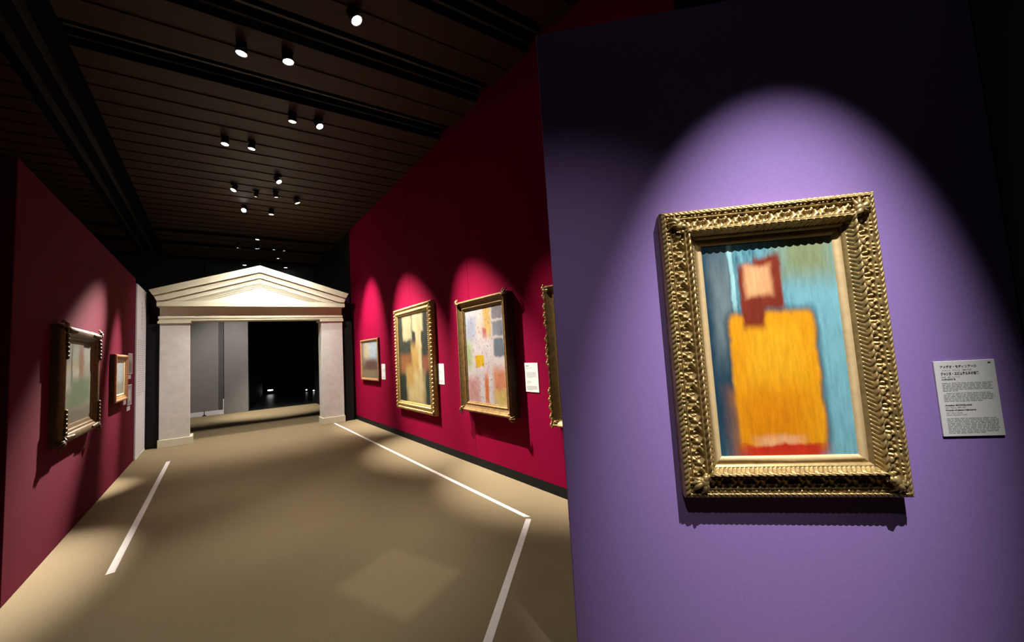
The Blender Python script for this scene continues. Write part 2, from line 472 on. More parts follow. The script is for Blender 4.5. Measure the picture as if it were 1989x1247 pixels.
# dark room shell
dr = holder('wall_dark_room', 'black walls of the unlit room beyond the portal', 'wall', tuple(PORT_ORG), PORT_ANG)
MB().box((-2.6, 11.6, 0), (6.2, 11.8, 3.4)).build('end_wall', M['black'], dr)
MB().box((0.88, FD + 0.26, 0), (0.98, 11.6, 3.4)).build('side_wall', M['black'], dr)
MB().box((6.1, FD + 0.26, 0), (6.2, 11.6, 3.4)).build('side_wall', M['black'], dr)
MB().box((0.88, FD + 0.26, 3.4), (6.2, 11.8, 3.5)).build('room_ceiling', M['black'], dr)

# ------------------------------------------------------------------ ceiling: dark planks with recessed slots
ce = MB().box((-5.6, -4.6, 5.02), (5.2, 16.5, 5.12)).build('ceiling', M['black'])
struct(ce, 'dark ceiling of overlapping brown wood planks with black slots', 'ceiling')
slots = [(0.62, 0.97), (1.64, 1.99), (2.64, 2.99), (3.62, 3.97), (4.62, 4.97), (11.0, 11.28), (12.05, 12.42), (13.7, 14.0)]
tanp = math.tan(PORT_ANG)
X0 = 0.40                        # slot depths were measured along this line
def plank(y0, y1, xa, xb):
    b = MB()
    pts = []
    for x in (xa, xb):
        sh = tanp * (x - X0)
        pts.append([(x, y0 + sh, CEIL - 0.006), (x, y1 + sh, CEIL + 0.006), (x, y1 + sh, CEIL + 0.036), (x, y0 + sh, CEIL + 0.006)])
    b.add(pts[0] + pts[1], [(0, 1, 2, 3), (7, 6, 5, 4), (0, 4, 5, 1), (1, 5, 6, 2), (2, 6, 7, 3), (3, 7, 4, 0)])
    return b.build('plank', M['plank'], ce)
y = -4.3
marks = []
while y < 15.2:
    nxt = [s for s in slots if s[0] >= y - 1e-6]
    end = nxt[0][0] if nxt else 15.3
    n = max(1, round((end - y) / 0.325))
    w = (end - y) / n
    for k in range(n):
        marks.append((y + k * w, y + (k + 1) * w - 0.006))
    y = nxt[0][1] if nxt else 15.3
for (y0, y1) in marks:
    plank(y0, y1, -1.10, XR - 0.001 if y0 > 2.2 else 4.98)
    plank(y0, y1, -5.38, -1.64)
for s0, s1 in slots:             # a pair of lighting rails in every cross slot
    for q in (0.42, 0.85):
        yy = s0 + (s1 - s0) * q
        b = MB()
        for x in (-1.10, XR - 0.002):
            pass
        sh0, sh1 = tanp * (-1.10 - X0), tanp * (XR - 0.01 - X0)
        b.add([(-1.10, yy + sh0 - .015, 4.76), (-1.10, yy + sh0 + .015, 4.76), (-1.10, yy + sh0 + .015, 4.82), (-1.10, yy + sh0 - .015, 4.82),
               (XR - .01, yy + sh1 - .015, 4.76), (XR - .01, yy + sh1 + .015, 4.76), (XR - .01, yy + sh1 + .015, 4.82), (XR - .01, yy + sh1 - .015, 4.82)],
              [(0, 1, 2, 3), (7, 6, 5, 4), (0, 4, 5, 1), (1, 5, 6, 2), (2, 6, 7, 3), (3, 7, 4, 0)])
        b.build('lighting_rail', M['rail'], ce)
for x in (-1.52, -1.33):         # long slot parallel to the corridor with two rails
    MB().box((x - 0.02, -4.3, 4.72), (x + 0.02, 15.2, 4.80)).build('lighting_rail', M['rail'], ce)

# ------------------------------------------------------------------ floor tape
def strip(p, q, w, mitre_p=0.0, mitre_q=0.0):
    p, q = Vector((*p, 0)), Vector((*q, 0))
    d = (q - p).normalized(); n = Vector((-d.y, d.x, 0)) * w / 2
    b = MB()
    r = [p + n + d * mitre_p, p - n - d * mitre_p, q - n - d * mitre_q, q + n + d * mitre_q]
    b.add([(v.x, v.y, 0.0005) for v in r] + [(v.x, v.y, 0.0025) for v in r],
          [(3, 2, 1, 0), (4, 5, 6, 7), (0, 1, 5, 4), (1, 2, 6, 5), (2, 3, 7, 6), (3, 0, 4, 7)])
    return b
tag(strip((-0.606, 4.136), (-0.584, 8.19), 0.048).build('floor_tape', M['tape']), 'white floor tape in front of the burgundy wall', 'floor tape')
tag(strip((2.128, 9.23), (2.128, 2.535), 0.042, 0, 0.018).build('floor_tape', M['tape']), 'long white floor tape parallel to the crimson wall', 'floor tape')
tag(strip((2.112, 2.500), (0.62, 1.29), 0.048).build('floor_tape', M['tape']), 'white floor tape running to the bottom edge beside the purple partition', 'floor tape')

# ------------------------------------------------------------------ temple portal
pt = thing('temple_portal', 'cream temple portal with triangular pediment and two grey square pillars', 'portal', tuple(PORT_ORG), PORT_ANG)
DEP = 0.36
for x0, x1, px0, px1, cx0, cx1 in ((0.012, 0.458, 0.0, 0.508, -0.017, 0.478), (2.778, 3.222, 2.762, 3.238, 2.749, 3.245)):
    po = MB().cbox((x0, 0.03, 0.148), (x1, DEP, 2.362), 0.004).build('pillar', M['stucco'], pt)
    MB().cbox((px0, 0.0, 0), (px1, DEP + 0.03, 0.148), 0.004).build('plinth', M['cream'], po)
    ca = MB().cbox((cx0, 0.0, 2.362), (cx1, DEP + 0.03, 2.41), 0.003).build('capital', M['cream'], po)
MB().cbox((0.0, 0.01, 2.411), (3.236, DEP, 2.44), 0.003).build('architrave', M['cream'], pt)
MB().cbox((0.006, 0.05, 2.44), (3.216, DEP - 0.02, 2.685), 0.003).build('frieze', M['cream'], pt)
MB().cbox((-0.014, 0.02, 2.452), (3.238, 0.049, 2.505), 0.008).build('frieze_moulding', M['cream'], pt)
MB().cbox((-0.008, -0.10, 2.686), (3.272, DEP + 0.08, 2.787), 0.004).build('cornice', M['cream'], pt)
AP, GL, LOW = (1.624, 3.570), (1.624, 3.425), (1.621, 3.305)
for side in (0, 1):
    if side == 0:
        up = [(-0.106, 2.992), AP, GL, (-0.045, 2.885)]
        lo = [(-0.043, 2.883), (GL[0], GL[1] - 0.002), LOW, (0.081, 2.792), (-0.004, 2.792)]
    else:
        up = [(3.358, 3.000), AP, GL, (3.297, 2.895)]
        lo = [(3.295, 2.893), (GL[0], GL[1] - 0.002), LOW, (3.167, 2.795), (3.262, 2.795)]
    MB().prism(up, -0.155, DEP + 0.10).build('raking_sima', M['cream'], pt)
    MB().prism(lo, -0.125, DEP + 0.08).build('raking_cornice', M['cream'], pt)
nest = [((0.081, 2.790), LOW, (3.167, 2.793), -0.100, 'cove'),
        ((0.385, 2.790), (1.612, 3.205), (2.862, 2.790), -0.090, 'step'),
        ((0.470, 2.790), (1.611, 3.178), (2.785, 2.790), -0.082, 'step'),
        ((0.565, 2.790), (1.610, 3.145), (2.705, 2.790), -0.074, 'step'),
        ((0.663, 2.790), (1.608, 3.112), (2.614, 2.790), -0.066, 'tympanum')]
for k, (pl, pa, pr, yd, nm) in enumerate(nest):
    if nm == 'tympanum':
        MB().prism([pl, pr, pa], yd, DEP - 0.1).build('tympanum', M['cream'], pt)
    else:
        nl_, na, nr = nest[k + 1][0], nest[k + 1][1], nest[k + 1][2]
        MB().prism([pl, nl_, na, pa], yd, DEP - 0.1).prism([pa, na, nr, pr], yd, DEP - 0.1).build('tympanum_moulding', M['cream'], pt)
for ch in pt.children_recursive:      # the reveals run parallel to the corridor, not square to the front
    for v in ch.data.vertices:
        if v.co.y > 0.06:
            v.co.x -= 0.1446 * v.co.y
# black infill either side
for s0, s1, lb in ((-0.245, -0.003, 'narrow black panel between the white text panel and the portal'), (3.241, 3.44, 'narrow black panel between the portal and the crimson wall')):
    p0 = portal_line(0.10, s0)
    bp_ = holder('infill_panel_1' if s0 < 0 else 'infill_panel_2', lb, 'panel', tuple(p0), PORT_ANG)
    MB().cbox((0, 0, 0), (s1 - s0, 0.12, 2.36), 0.003).build('panel_board', M['black'], bp_)
    MB().cbox((0, 0.35, 2.30), (s1 - s0, 0.42, 3.02), 0.003).build('upper_board', M['plum'], bp_)

# ------------------------------------------------------------------ pictures
def canvas_obj(root, W, H, x0, z0, w, h, y, material):
    me = bpy.data.meshes.new('canvas')
    vs_ = [(x0, y, z0), (x0 + w, y, z0), (x0 + w, y, z0 + h), (x0, y, z0 + h), (x0, y + 0.02, z0), (x0 + w, y + 0.02, z0), (x0 + w, y + 0.02, z0 + h), (x0, y + 0.02, z0 + h)]
    fs_ = [(0, 1, 2, 3), (7, 6, 5, 4), (0, 4, 5, 1), (1, 5, 6, 2), (2, 6, 7, 3), (3, 7, 4, 0)]
    me.from_pydata(vs_, [], fs_)
    uvl = me.uv_layers.new(name='UVMap')
    for lp in me.loops:
        v = me.vertices[lp.vertex_index].co
        uvl.data[lp.index].uv = ((v.x - x0) / w, (v.z - z0) / h)
    me.materials.append(material)
    o = bpy.data.objects.new('canvas', me)
    C.objects.link(o); o.parent = root
    return o

def rails(root, W, H, prof, ds, material, step, back=0.0, tail=None, name='frame_rail', side_mat=None):
    """four mitred rails; prof(d, s, L) -> projection from the wall; ds = distances from the outer edge"""
    ds = list(ds)
    for side in ('bottom', 'top', 'left', 'right'):
        L_ = W if side in ('bottom', 'top') else H
        n = max(2, int(L_ / step))
        u = np.linspace(-1, 1, n + 1)
        cols, hs = [], []
        D = [ds[0]] + ds + [ds[-1]]
        for k, d in enumerate(D):
            s = u * (L_ / 2 - d)
            h = prof(np.full_like(s, d), s, L_)
            if k == 0:
                h = np.full_like(s, back)
            if k == len(D) - 1:
                h = np.full_like(s, tail if tail is not None else 0.0)
            cols.append((s, d)); hs.append(h)
        vs_ = []
        for (s, d), h in zip(cols, hs):
            for a, hh in zip(s, h):
                if side == 'bottom': vs_.append((a, -hh, d))
                elif side == 'top': vs_.append((-a, -hh, H - d))
                elif side == 'left': vs_.append((-W / 2 + d, -hh, H / 2 - a))
                else: vs_.append((W / 2 - d, -hh, H / 2 + a))
        fs_ = []
        for j in range(len(D) - 1):
            o_ = j * (n + 1)
            for i in range(n):
                fs_.append((o_ + i, o_ + i + 1, o_ + n + 2 + i, o_ + n + 1 + i))
        o = MB().add(vs_, fs_).build(name, material, root, smooth=True)
        if side_mat:             # the flat outer flank is dark, partly shade put into the colour
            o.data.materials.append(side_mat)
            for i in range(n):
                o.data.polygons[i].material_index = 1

def profile(knots):
    xs, ys = zip(*knots)
    return lambda d: np.interp(d, xs, ys)

def leaf_corner(root, W, H, at, proj, size, material, seed=0, both=True):
    """carved leaf cluster on each mitre"""
    for cx in (-1, 1):
        for cz in (-1, 1):
            rnd = random.Random(seed)
            b = MB()
            X, Z = cx * (W / 2 - at), (H / 2) + cz * (H / 2 - at)
            for ang, ln, wd in ((45, 1.0, .34), (15, .95, .27), (75, .95, .27), (-12, .8, .22), (102, .8, .22), (225, .75, .36)):
                a = math.radians(ang)
                dx, dz = math.cos(a) * cx, math.sin(a) * cz
                pts, rr = [], []
                for k in range(7):
                    t = k / 6
                    curl = math.sin(t * math.pi) * 0.14 * size * (1 if ang > 45 else -1)
                    px = X + dx * t * ln * size - dz * curl
                    pz = Z + dz * t * ln * size + dx * curl
                    pts.append((px, -(proj + 0.012 * math.sin(t * math.pi) - 0.016 * t), pz))
                    rr.append(size * wd * (0.42 + 0.58 * math.sin(min(1, t * 1.15 + 0.12) * math.pi)) * 0.62)
                b.tube(pts, rr, 8)
                b.ell(pts[-1], (size * wd * .45, size * wd * .4, size * wd * .45), nu=8, nv=6)
            b.ell((X, -(proj + 0.004), Z), (size * .34, size * .2, size * .34))
            for k in range(3):
                a = math.radians(20 + 25 * k)
                b.ell((X - cx * math.cos(a) * size * .5, -(proj + .003), Z - cz * math.sin(a) * size * .5), (size * .16, size * .13, size * .16), nu=8, nv=6)
            b.build('corner_ornament', material, root, smooth=True)

def wall_pose(side, u, z):
    """u = position along the wall, returns location and rotation for a thing hung with its bottom centre at height z"""
    if side == 'right':
        return (XR - 0.0005, u, z), -math.pi / 2
    if side == 'left':
        return (lw_x(u) + 0.0005, u, z), LW_ANG
    p = PT - DU * u - NU * 0.0005
    return (p.x, p.y, z), PUR_ANG

# --- the large picture on the purple wall
PW, PH = 0.862, 1.256
loc, rz = wall_pose('purple', 0.936, 0.81)
main = thing('framed_painting', 'large teal and ochre picture in a heavy carved gold frame on the purple wall', 'painting', loc, rz)
kn = profile([(0, .048), (.004, .058), (.020, .066), (.023, .055), (.035, .055), (.038, .064), (.042, .054), (.055, .052), (.072, .055), (.086, .064), (.092, .080), (.095, .076), (.102, .092), (.109, .090), (.112, .080), (.125, .058), (.128, .060), (.137, .052), (.139, .046)])
def main_prof(d, s, L_):
    h = kn(d)
    P_ = L_ / max(1, round(L_ / 0.0905))
    q = (s / P_) % 1.0
    # outer leaf band
    m0 = (d > .003) & (d < .0215)
    v = np.abs(np.sin(math.pi * (s / (P_ / 4) + d * 45)))
    h = h + np.where(m0, (0.0075 * v - 0.004) * np.sin(np.clip((d - .003) / .0185, 0, 1) * math.pi) ** .5, 0)
    # bead and reel
    rb = 0.0066
    bead = np.zeros_like(s)
    for c in (0.12, 0.285, 0.45):
        ds_ = (q - c) * P_
        bead = np.maximum(bead, np.sqrt(np.maximum(0, rb ** 2 - (d - .029) ** 2 - ds_ ** 2)))
    reel = np.where(np.abs(q - .765) < .17, np.sqrt(np.maximum(0, .0048 ** 2 - (d - .029) ** 2)) * np.sqrt(np.clip(1 - ((q - .765) / .18) ** 4, 0, 1)), 0)
    h = h + 1.25 * np.maximum(bead, reel)
    # acanthus in the cove
    t = np.clip((d - .040) / .050, 0, 1)
    m1 = (d > .0395) & (d < .0905)
    env = np.sin(np.clip(t, 0.02, .98) * math.pi) ** .6
    qq = q - .5
    fold = np.abs(np.sin(math.pi * (3.0 * q + 0.55 * np.sin(math.pi * t) * np.sign(qq + 1e-9))))
    curl = np.exp(-((qq) ** 2 / .02 + (t - .72) ** 2 / .03)) + np.exp(-((np.abs(qq) - .36) ** 2 / .012 + (t - .30) ** 2 / .03))
    dip = np.exp(-((np.abs(qq) - .48) ** 2 / .004)) * (0.4 + .6 * t) + np.exp(-((np.abs(qq) - .2) ** 2 / .003 + (t - .12) ** 2 / .02))
    h = h + np.where(m1, env * (0.0165 * fold ** .8 + 0.0145 * curl - 0.0190 * dip - 0.009), 0)
    # leaf ridge
    m2 = (d > .0945) & (d < .112)
    h = h + np.where(m2, 0.0085 * np.abs(np.sin(math.pi * (s / (P_ / 3) + (d - .102) * 48))) ** .7 - .005, 0)
    # small leaf tips towards the liner
    m3 = (d > .1125) & (d < .1265)
    h = h + np.where(m3, 0.0062 * np.abs(np.sin(math.pi * (s / (P_ / 5) - (d - .1125) * 55))) ** .8 - .003, 0)
    return h
rails(main, PW, PH, main_prof, np.unique(np.concatenate([np.linspace(0, .139, 72), [.0225, .0355, .0365]])), M['gold'], 0.0028, tail=0.035)
leaf_corner(main, PW, PH, 0.074, 0.074, 0.060, M['gold'], 3)
LI = 0.139
def liner_rails(root, W, H, d0, d1, y0, y1, material):
    rails(root, W, H, lambda d, s, L_: np.interp(d, (d0, d1), (y0, y1)), (d0, d1), material, 0.5, back=0.0, tail=y1 - 0.02, name='liner')
liner_rails(main, PW, PH, LI, 0.167, 0.046, 0.038, M['liner'])
TEAL, SKY, NAVY = srgb(38, 98, 116), srgb(128, 186, 196), srgb(28, 62, 84)
OCH, OCH2, RUST, PEACH, REDP = srgb(224, 148, 20), srgb(206, 126, 14), srgb(118, 44, 28), srgb(226, 160, 112), srgb(186, 48, 28)
M['c_main'] = canvas_mat('canvas_teal_ochre', srgb(40, 92, 108), [
    (0.84, 0.50, 0.24, 0.62, 0.5, srgb(112, 166, 178), 'box'), (0.80, 0.93, 0.22, 0.12, 0.7, srgb(122, 134, 98), 'box'),
    (0.06, 0.5, 0.15, 0.7, 0.6, srgb(26, 58, 78), 'box'), (0.13, 0.70, 0.07, 0.22, 0.8, srgb(104, 120, 124), 'box'), (0.225, 0.84, 0.018, 0.2, 0.5, srgb(150, 196, 200), 'box'),
    (0.48, 0.34, 0.345, 0.335, 0.10, srgb(30, 58, 74), 'box'), (0.48, 0.34, 0.32, 0.32, 0.07, OCH, 'box'),
    (0.42, 0.16, 0.24, 0.12, 0.7, OCH2, 'box'), (0.50, 0.47, 0.2, 0.12, 0.7, srgb(236, 160, 30), 'box'),
    (0.50, 0.80, 0.10, 0.13, 0.18, RUST, 'box'), (0.36, 0.74, 0.085, 0.15, 0.2, RUST, 'box'), (0.42, 0.81, 0.10, 0.075, 0.3, PEACH, 'box'),
    (0.45, 0.05, 0.16, 0.035, 0.5, PEACH, 'box'), (0.47, 0.015, 0.30, 0.035, 0.3, REDP, 'box')], streak=(30, 8, 1), ground2=srgb(112, 166, 178), warp=0.055)
canvas_obj(main, PW, PH, -PW / 2 + .166, .166, PW - .332, PH - .332, -0.034, M['c_main'])

# --- pictures on the crimson wall
def simple_profile(kn_):
    f = profile(kn_)
    return lambda d, s, L_: f(d)

# small thin-framed one by the portal
loc, rz = wall_pose('right', 8.13, 0.965)
r1 = thing('framed_painting', 'small dim picture in a thin reddish gilt frame nearest the portal', 'painting', loc, rz)
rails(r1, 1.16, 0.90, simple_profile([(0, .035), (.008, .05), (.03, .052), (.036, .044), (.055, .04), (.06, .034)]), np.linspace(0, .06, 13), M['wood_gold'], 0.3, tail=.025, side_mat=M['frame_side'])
M['c_r1'] = canvas_mat('canvas_grey_mist', srgb(120, 104, 84), [(.62, .72, .42, .26, .5, srgb(190, 205, 215), 'box'), (.3, .7, .18, .3, .6, srgb(214, 196, 160), 'ell'), (.55, .3, .4, .22, .5, srgb(110, 76, 68), 'box'), (.45, .12, .5, .1, .5, srgb(150, 130, 104), 'box')], streak=(7, 9, 1), gain=0.42)
canvas_obj(r1, 1.16, .9, -.522, .058, 1.044, .784, -.03, M['c_r1'])

# tall one with knobbed gilt frame
loc, rz = wall_pose('right', 5.825, 0.525)
r2 = thing('framed_painting', 'tall dark picture with pale ochre block in a bright gilt frame edged with round knobs', 'painting', loc, rz)
k2 = profile([(0, .05), (.012, .07), (.02, .075), (.05, .075), (.055, .06), (.10, .082), (.112, .078), (.118, .066), (.14, .058), (.15, .045)])
def prof2(d, s, L_):
    h = k2(d)
    P_ = L_ / round(L_ / 0.062)
    q = ((s / P_) % 1.0 - .5) * P_
    knob = np.sqrt(np.maximum(0, .026 ** 2 - (d - .034) ** 2 - q ** 2))
    h = h - np.where((d > .01) & (d < .058), .018, 0) + 1.15 * knob
    q2 = ((s / (P_ / 2)) % 1.0 - .5) * P_ / 2
    h = h + np.where((d > .094) & (d < .118), .006 * np.cos(q2 / (P_ / 2) * 2 * math.pi), 0)
    return h
rails(r2, 1.49, 1.785, prof2, np.linspace(0, .15, 40), M['gold_bright'], 0.0085, tail=.04)
M['c_r2'] = canvas_mat('canvas_dark_green_ochre', srgb(40, 46, 40), [(.30, .85, .16, .14, .2, srgb(190, 182, 140), 'box'), (.66, .90, .17, .10, .25, srgb(206, 196, 156), 'box'), (.68, .62, .09, .34, .3, srgb(206, 190, 142), 'box'), (.55, .42, .12, .22, .4, srgb(196, 158, 90), 'box'), (.22, .44, .2, .1, .5, srgb(150, 96, 56), 'box'), (.88, .44, .1, .09, .5, srgb(150, 90, 66), 'box'), (.54, .16, .28, .18, .4, srgb(206, 184, 128), 'box'), (.36, .3, .13, .12, .5, srgb(188, 150, 84), 'box'), (.10, .14, .12, .16, .3, srgb(40, 52, 44), 'box'), (.93, .16, .07, .16, .3, srgb(48, 58, 50), 'box')], streak=(12, 8, 1), ground2=srgb(70, 72, 60), warp=.09, gain=0.46)
canvas_obj(r2, 1.49, 1.785, -.745 + .148, .148, 1.49 - .296, 1.785 - .296, -.044, M['c_r2'])

# pale colourful one in deep plain frame with corner leaves
loc, rz = wall_pose('right', 3.70, 0.709)
r3 = thing('framed_painting', 'pale multicoloured picture with a yellow patch in a deep brown-gold frame', 'painting', loc, rz)
k3 = profile([(0, .10), (.01, .112), (.018, .125), (.028, .125), (.034, .115), (.06, .095), (.085, .082), (.095, .088), (.104, .088), (.11, .076), (.128, .066)])
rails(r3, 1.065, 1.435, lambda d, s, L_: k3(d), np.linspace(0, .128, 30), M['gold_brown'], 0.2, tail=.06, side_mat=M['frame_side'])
leaf_corner(r3, 1.065, 1.435, 0.022, 0.122, 0.066, M['gold_brown'], 5)
M['c_r3'] = canvas_mat('canvas_pale_mixed', srgb(214, 200, 196), [(.16, .78, .16, .16, .4, srgb(176, 180, 196), 'box'), (.08, .5, .12, .14, .5, srgb(170, 186, 130), 'box'), (.60, .84, .10, .18, .3, srgb(216, 178, 104), 'box'), (.86, .93, .13, .07, .2, srgb(140, 134, 138), 'box'), (.86, .76, .13, .08, .2, srgb(134, 138, 146), 'box'), (.87, .57, .13, .09, .2, srgb(112, 124, 136), 'box'), (.42, .80, .10, .09, .4, srgb(226, 196, 180), 'box'), (.52, .72, .05, .05, .4, srgb(200, 78, 60), 'box'), (.42, .36, .26, .3, .5, srgb(222, 204, 204), 'box'), (.86, .2, .16, .16, .4, srgb(224, 140, 104), 'box'), (.86, .07, .14, .08, .5, srgb(232, 190, 110), 'box'), (.16, .12, .16, .14, .5, srgb(206, 150, 146), 'box'), (.52, .14, .05, .16, .4, srgb(226, 120, 70), 'box'), (.36, .44, .12, .065, .15, srgb(240, 178, 22), 'box')], streak=(9, 9, 1), ground2=srgb(232, 222, 214), dabs=(26, srgb(120, 78, 96), .60, .6), warp=.08, gain=0.44)
canvas_obj(r3, 1.065, 1.435, -.5325 + .126, .126, 1.065 - .252, 1.435 - .252, -.062, M['c_r3'])

# the one half hidden behind the purple partition
loc, rz = wall_pose('right', 2.05, 0.705)
r4 = thing('framed_painting', 'dark gold frame with jagged leaf edge, cut off by the purple partition', 'painting', loc, rz)
k4 = profile([(0, .07), (.01, .10), (.022, .112), (.034, .10), (.06, .076), (.085, .062), (.10, .072), (.115, .062), (.13, .05)])
def prof4(d, s, L_):
    h = k4(d)
    return h + np.where(d < .034, .010 * np.abs(np.sin(math.pi * s / .075)) * np.sin(np.clip(d / .034, 0, 1) * math.pi), 0)
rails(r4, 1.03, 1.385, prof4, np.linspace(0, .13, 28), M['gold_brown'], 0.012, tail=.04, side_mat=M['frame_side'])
rnd = random.Random(4)
for k in range(17):
    zz = 0.03 + k * 0.0825 + rnd.uniform(-.02, .02)
    if k in (5, 6, 11): continue
    lf = MB()
    for dz, dx, rr in ((0, 0, .017), (.024, .010, .013), (-.02, .012, .012)):
        lf.ell((-.515 + dx - .004, -.105, zz + dz), (rr * .75, rr * .8, rr * 1.25), nu=8, nv=6)
    lf.build('edge_leaf', M['gold_bright'], r4, smooth=True)
leaf_corner(r4, 1.03, 1.385, 0.04, 0.10, 0.045, M['gold_bright'], 9)
M['c_r4'] = canvas_mat('canvas_brown_grey', srgb(96, 84, 70), [(.5, .5, .3, .3, .5, srgb(150, 130, 100), 'box')])
canvas_obj(r4, 1.03, 1.385, -.515 + .128, .128, 1.03 - .256, 1.385 - .256, -.044, M['c_r4'])

# --- pictures on the burgundy wall
loc, rz = wall_pose('left', 5.465, 0.885)
l1 = thing('framed_painting', 'wide pale green landscape in a rounded gold frame with leaf corners on the burgundy wall', 'painting', loc, rz)
k5 = profile([(0, .05), (.008, .07), (.02, .092), (.04, .105), (.06, .105), (.08, .094), (.092, .075), (.098, .078), (.108, .074), (.115, .062), (.145, .05), (.155, .042)])
def prof5(d, s, L_):
    return .75 * k5(d) + np.where(d < .012, .004 * np.abs(np.sin(math.pi * s / .03)), 0)
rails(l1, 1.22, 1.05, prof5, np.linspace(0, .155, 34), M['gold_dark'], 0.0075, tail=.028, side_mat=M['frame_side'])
leaf_corner(l1, 1.22, 1.05, 0.03, 0.082, 0.065, M['gold_dark'], 6)
for cx in (-1, 1):
    for cz in (-1, 1):
        lb_ = MB()
        for k in range(6):
            lb_.ell((cx * (.61 - .052), -.082, .525 + cz * (.525 - .10 - .038 * k)), (.026 - .002 * k, .016, .02), nu=8, nv=6)
            lb_.ell((cx * (.61 - .10 - .038 * k), -.082, .525 + cz * (.525 - .052)), (.02, .016, .026 - .002 * k), nu=8, nv=6)
        lb_.build('leaf_garland', M['gold_dark'], l1, smooth=True)
M['c_l1'] = canvas_mat('canvas_hazy_green', srgb(150, 146, 124), [(.5, .9, .6, .12, .6, srgb(176, 178, 162), 'box'), (.62, .78, .10, .26, .6, srgb(150, 104, 74), 'ell'), (.25, .68, .2, .05, .6, srgb(196, 178, 120), 'box'), (.2, .55, .2, .12, .5, srgb(208, 204, 186), 'box'), (.48, .56, .07, .12, .4, srgb(204, 190, 170), 'box'), (.62, .40, .36, .16, .5, srgb(112, 132, 88), 'box'), (.45, .28, .3, .08, .6, srgb(124, 138, 98), 'box'), (.3, .74, .02, .25, .8, srgb(96, 88, 74), 'box'), (.5, .08, .6, .1, .7, srgb(132, 122, 98), 'box')], streak=(7, 12, 1), warp=.12, gain=0.24)
canvas_obj(l1, 1.22, 1.05, -.61 + .15, .15, 1.22 - .3, 1.05 - .3, -.033, M['c_l1'])

loc, rz = wall_pose('left', 7.40, 1.078)
l2 = thing('framed_painting', 'small pale picture in a plain reddish gilt frame beside the photo cards', 'painting', loc, rz)
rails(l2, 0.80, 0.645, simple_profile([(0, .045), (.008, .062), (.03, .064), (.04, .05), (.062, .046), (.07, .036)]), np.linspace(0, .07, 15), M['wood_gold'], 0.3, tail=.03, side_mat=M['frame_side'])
liner_rails(l2, .80, .645, .07, .10, .036, .032, M['liner'])
M['c_l2'] = canvas_mat('canvas_pale_grey', srgb(178, 182, 176), [(.5, .75, .5, .2, .6, srgb(200, 204, 206), 'box'), (.5, .2, .5, .16, .6, srgb(176, 172, 156), 'box')], streak=(6, 10, 1), gain=0.29)
canvas_obj(l2, .8, .645, -.40 + .098, .098, .8 - .196, .645 - .196, -.028, M['c_l2'])

# ------------------------------------------------------------------ printed things
def text_mesh(body, size, material, parent, x, z, y, fit=None, bold=0.0):
    cu = bpy.data.curves.new('print_line', 'FONT')
    cu.body = body; cu.size = size; cu.offset = bold
    cu.resolution_u = 2
    tmp = bpy.data.objects.new('print_line_source', cu)
    C.objects.link(tmp)
    dg = bpy.context.evaluated_depsgraph_get(); dg.update()
    me = bpy.data.meshes.new_from_object(tmp.evaluated_get(dg))
    bpy.data.objects.remove(tmp); bpy.data.curves.remove(cu)
    xs = [v.co.x for v in me.vertices]
    w = (max(xs) - min(xs)) if xs else 1
    k = fit / w if fit else 1.0
    for v in me.vertices:
        v.co = Vector((x + v.co.x * k, y, z + v.co.y))
    me.materials.clear(); me.materials.append(material)
    o = bpy.data.objects.new('print_line', me)
    C.objects.link(o); o.parent = parent
    return o

def word_bars(rows, x0, width, z_top, pitch, hgt, y, rnd, indent=0.0, last=0.6):
    """too small to read: broken rules standing for lines of fine print"""
    b = MB()
    for r in range(rows):
        z = z_top - r * pitch
        x = x0 + (indent if r == 0 else 0)
        end = x0 + width * (last if r == rows - 1 else rnd.uniform(.93, 1.0))
        while x < end:
            w = min(rnd.uniform(.006, .022), end - x)
            b.add([(x, y, z - hgt), (x + w, y, z - hgt), (x + w, y, z), (x, y, z)], [(0, 1, 2, 3)])
            x += w + rnd.uniform(.0018, .004)
    return b

# main wall label
loc, rz = wall_pose('purple', 1.645, 1.032)
lab = thing('wall_label', 'white printed label on the purple wall right of the large gold frame', 'label', loc, rz)
MB().cbox((-.107, -.006, 0), (.107, -.0002, .304), .0012).build('card', M['paper'], lab)
Y_ = -.0066
rnd = random.Random(2)
text_mesh('アメデオ・モディリアーニ', .0125, M['print_dark'], lab, -.088, .276, Y_, fit=.128, bold=.0004)
text_mesh('［イタリア、フランス　1884-1920］', .0075, M['print'], lab, -.088, .2635, Y_, fit=.105)
text_mesh('ジャンヌ・エビュテルヌの肖像', .0135, M['print_dark'], lab, -.088, .2475, Y_, fit=.135, bold=.0006)
text_mesh('1919年　油彩・カンヴァス', .0075, M['print'], lab, -.088, .236, Y_, fit=.066)
text_mesh('大原美術館', .0075, M['print'], lab, -.088, .2265, Y_, fit=.05, bold=.0002)
text_mesh('Amedeo MODIGLIANI', .0088, M['print_dark'], lab, -.088, .122, Y_, fit=.094, bold=.0003)
text_mesh('Italy / France, 1884-1920', .0075, M['print'], lab, -.088, .113, Y_, fit=.071)
text_mesh('Portrait of Jeanne Hébuterne', .0088, M['print_dark'], lab, -.088, .1025, Y_, fit=.106, bold=.0003)
text_mesh('1919  Oil on canvas', .007, M['print'], lab, -.088, .092, Y_, fit=.055)
text_mesh('Ohara Museum of Art', .007, M['print'], lab, -.088, .084, Y_, fit=.073)
word_bars(6, -.088, .178, .216, .0063, .0032, Y_, rnd, last=.3).build('fine_print', M['print_faint'], lab)
word_bars(6, -.088, .178, .175, .0063, .0032, Y_, rnd, indent=.01, last=.75).build('fine_print', M['print_faint'], lab)
word_bars(10, -.088, .182, .074, .0064, .0034, Y_, rnd, last=.7).build('fine_print', M['print_faint'], lab)
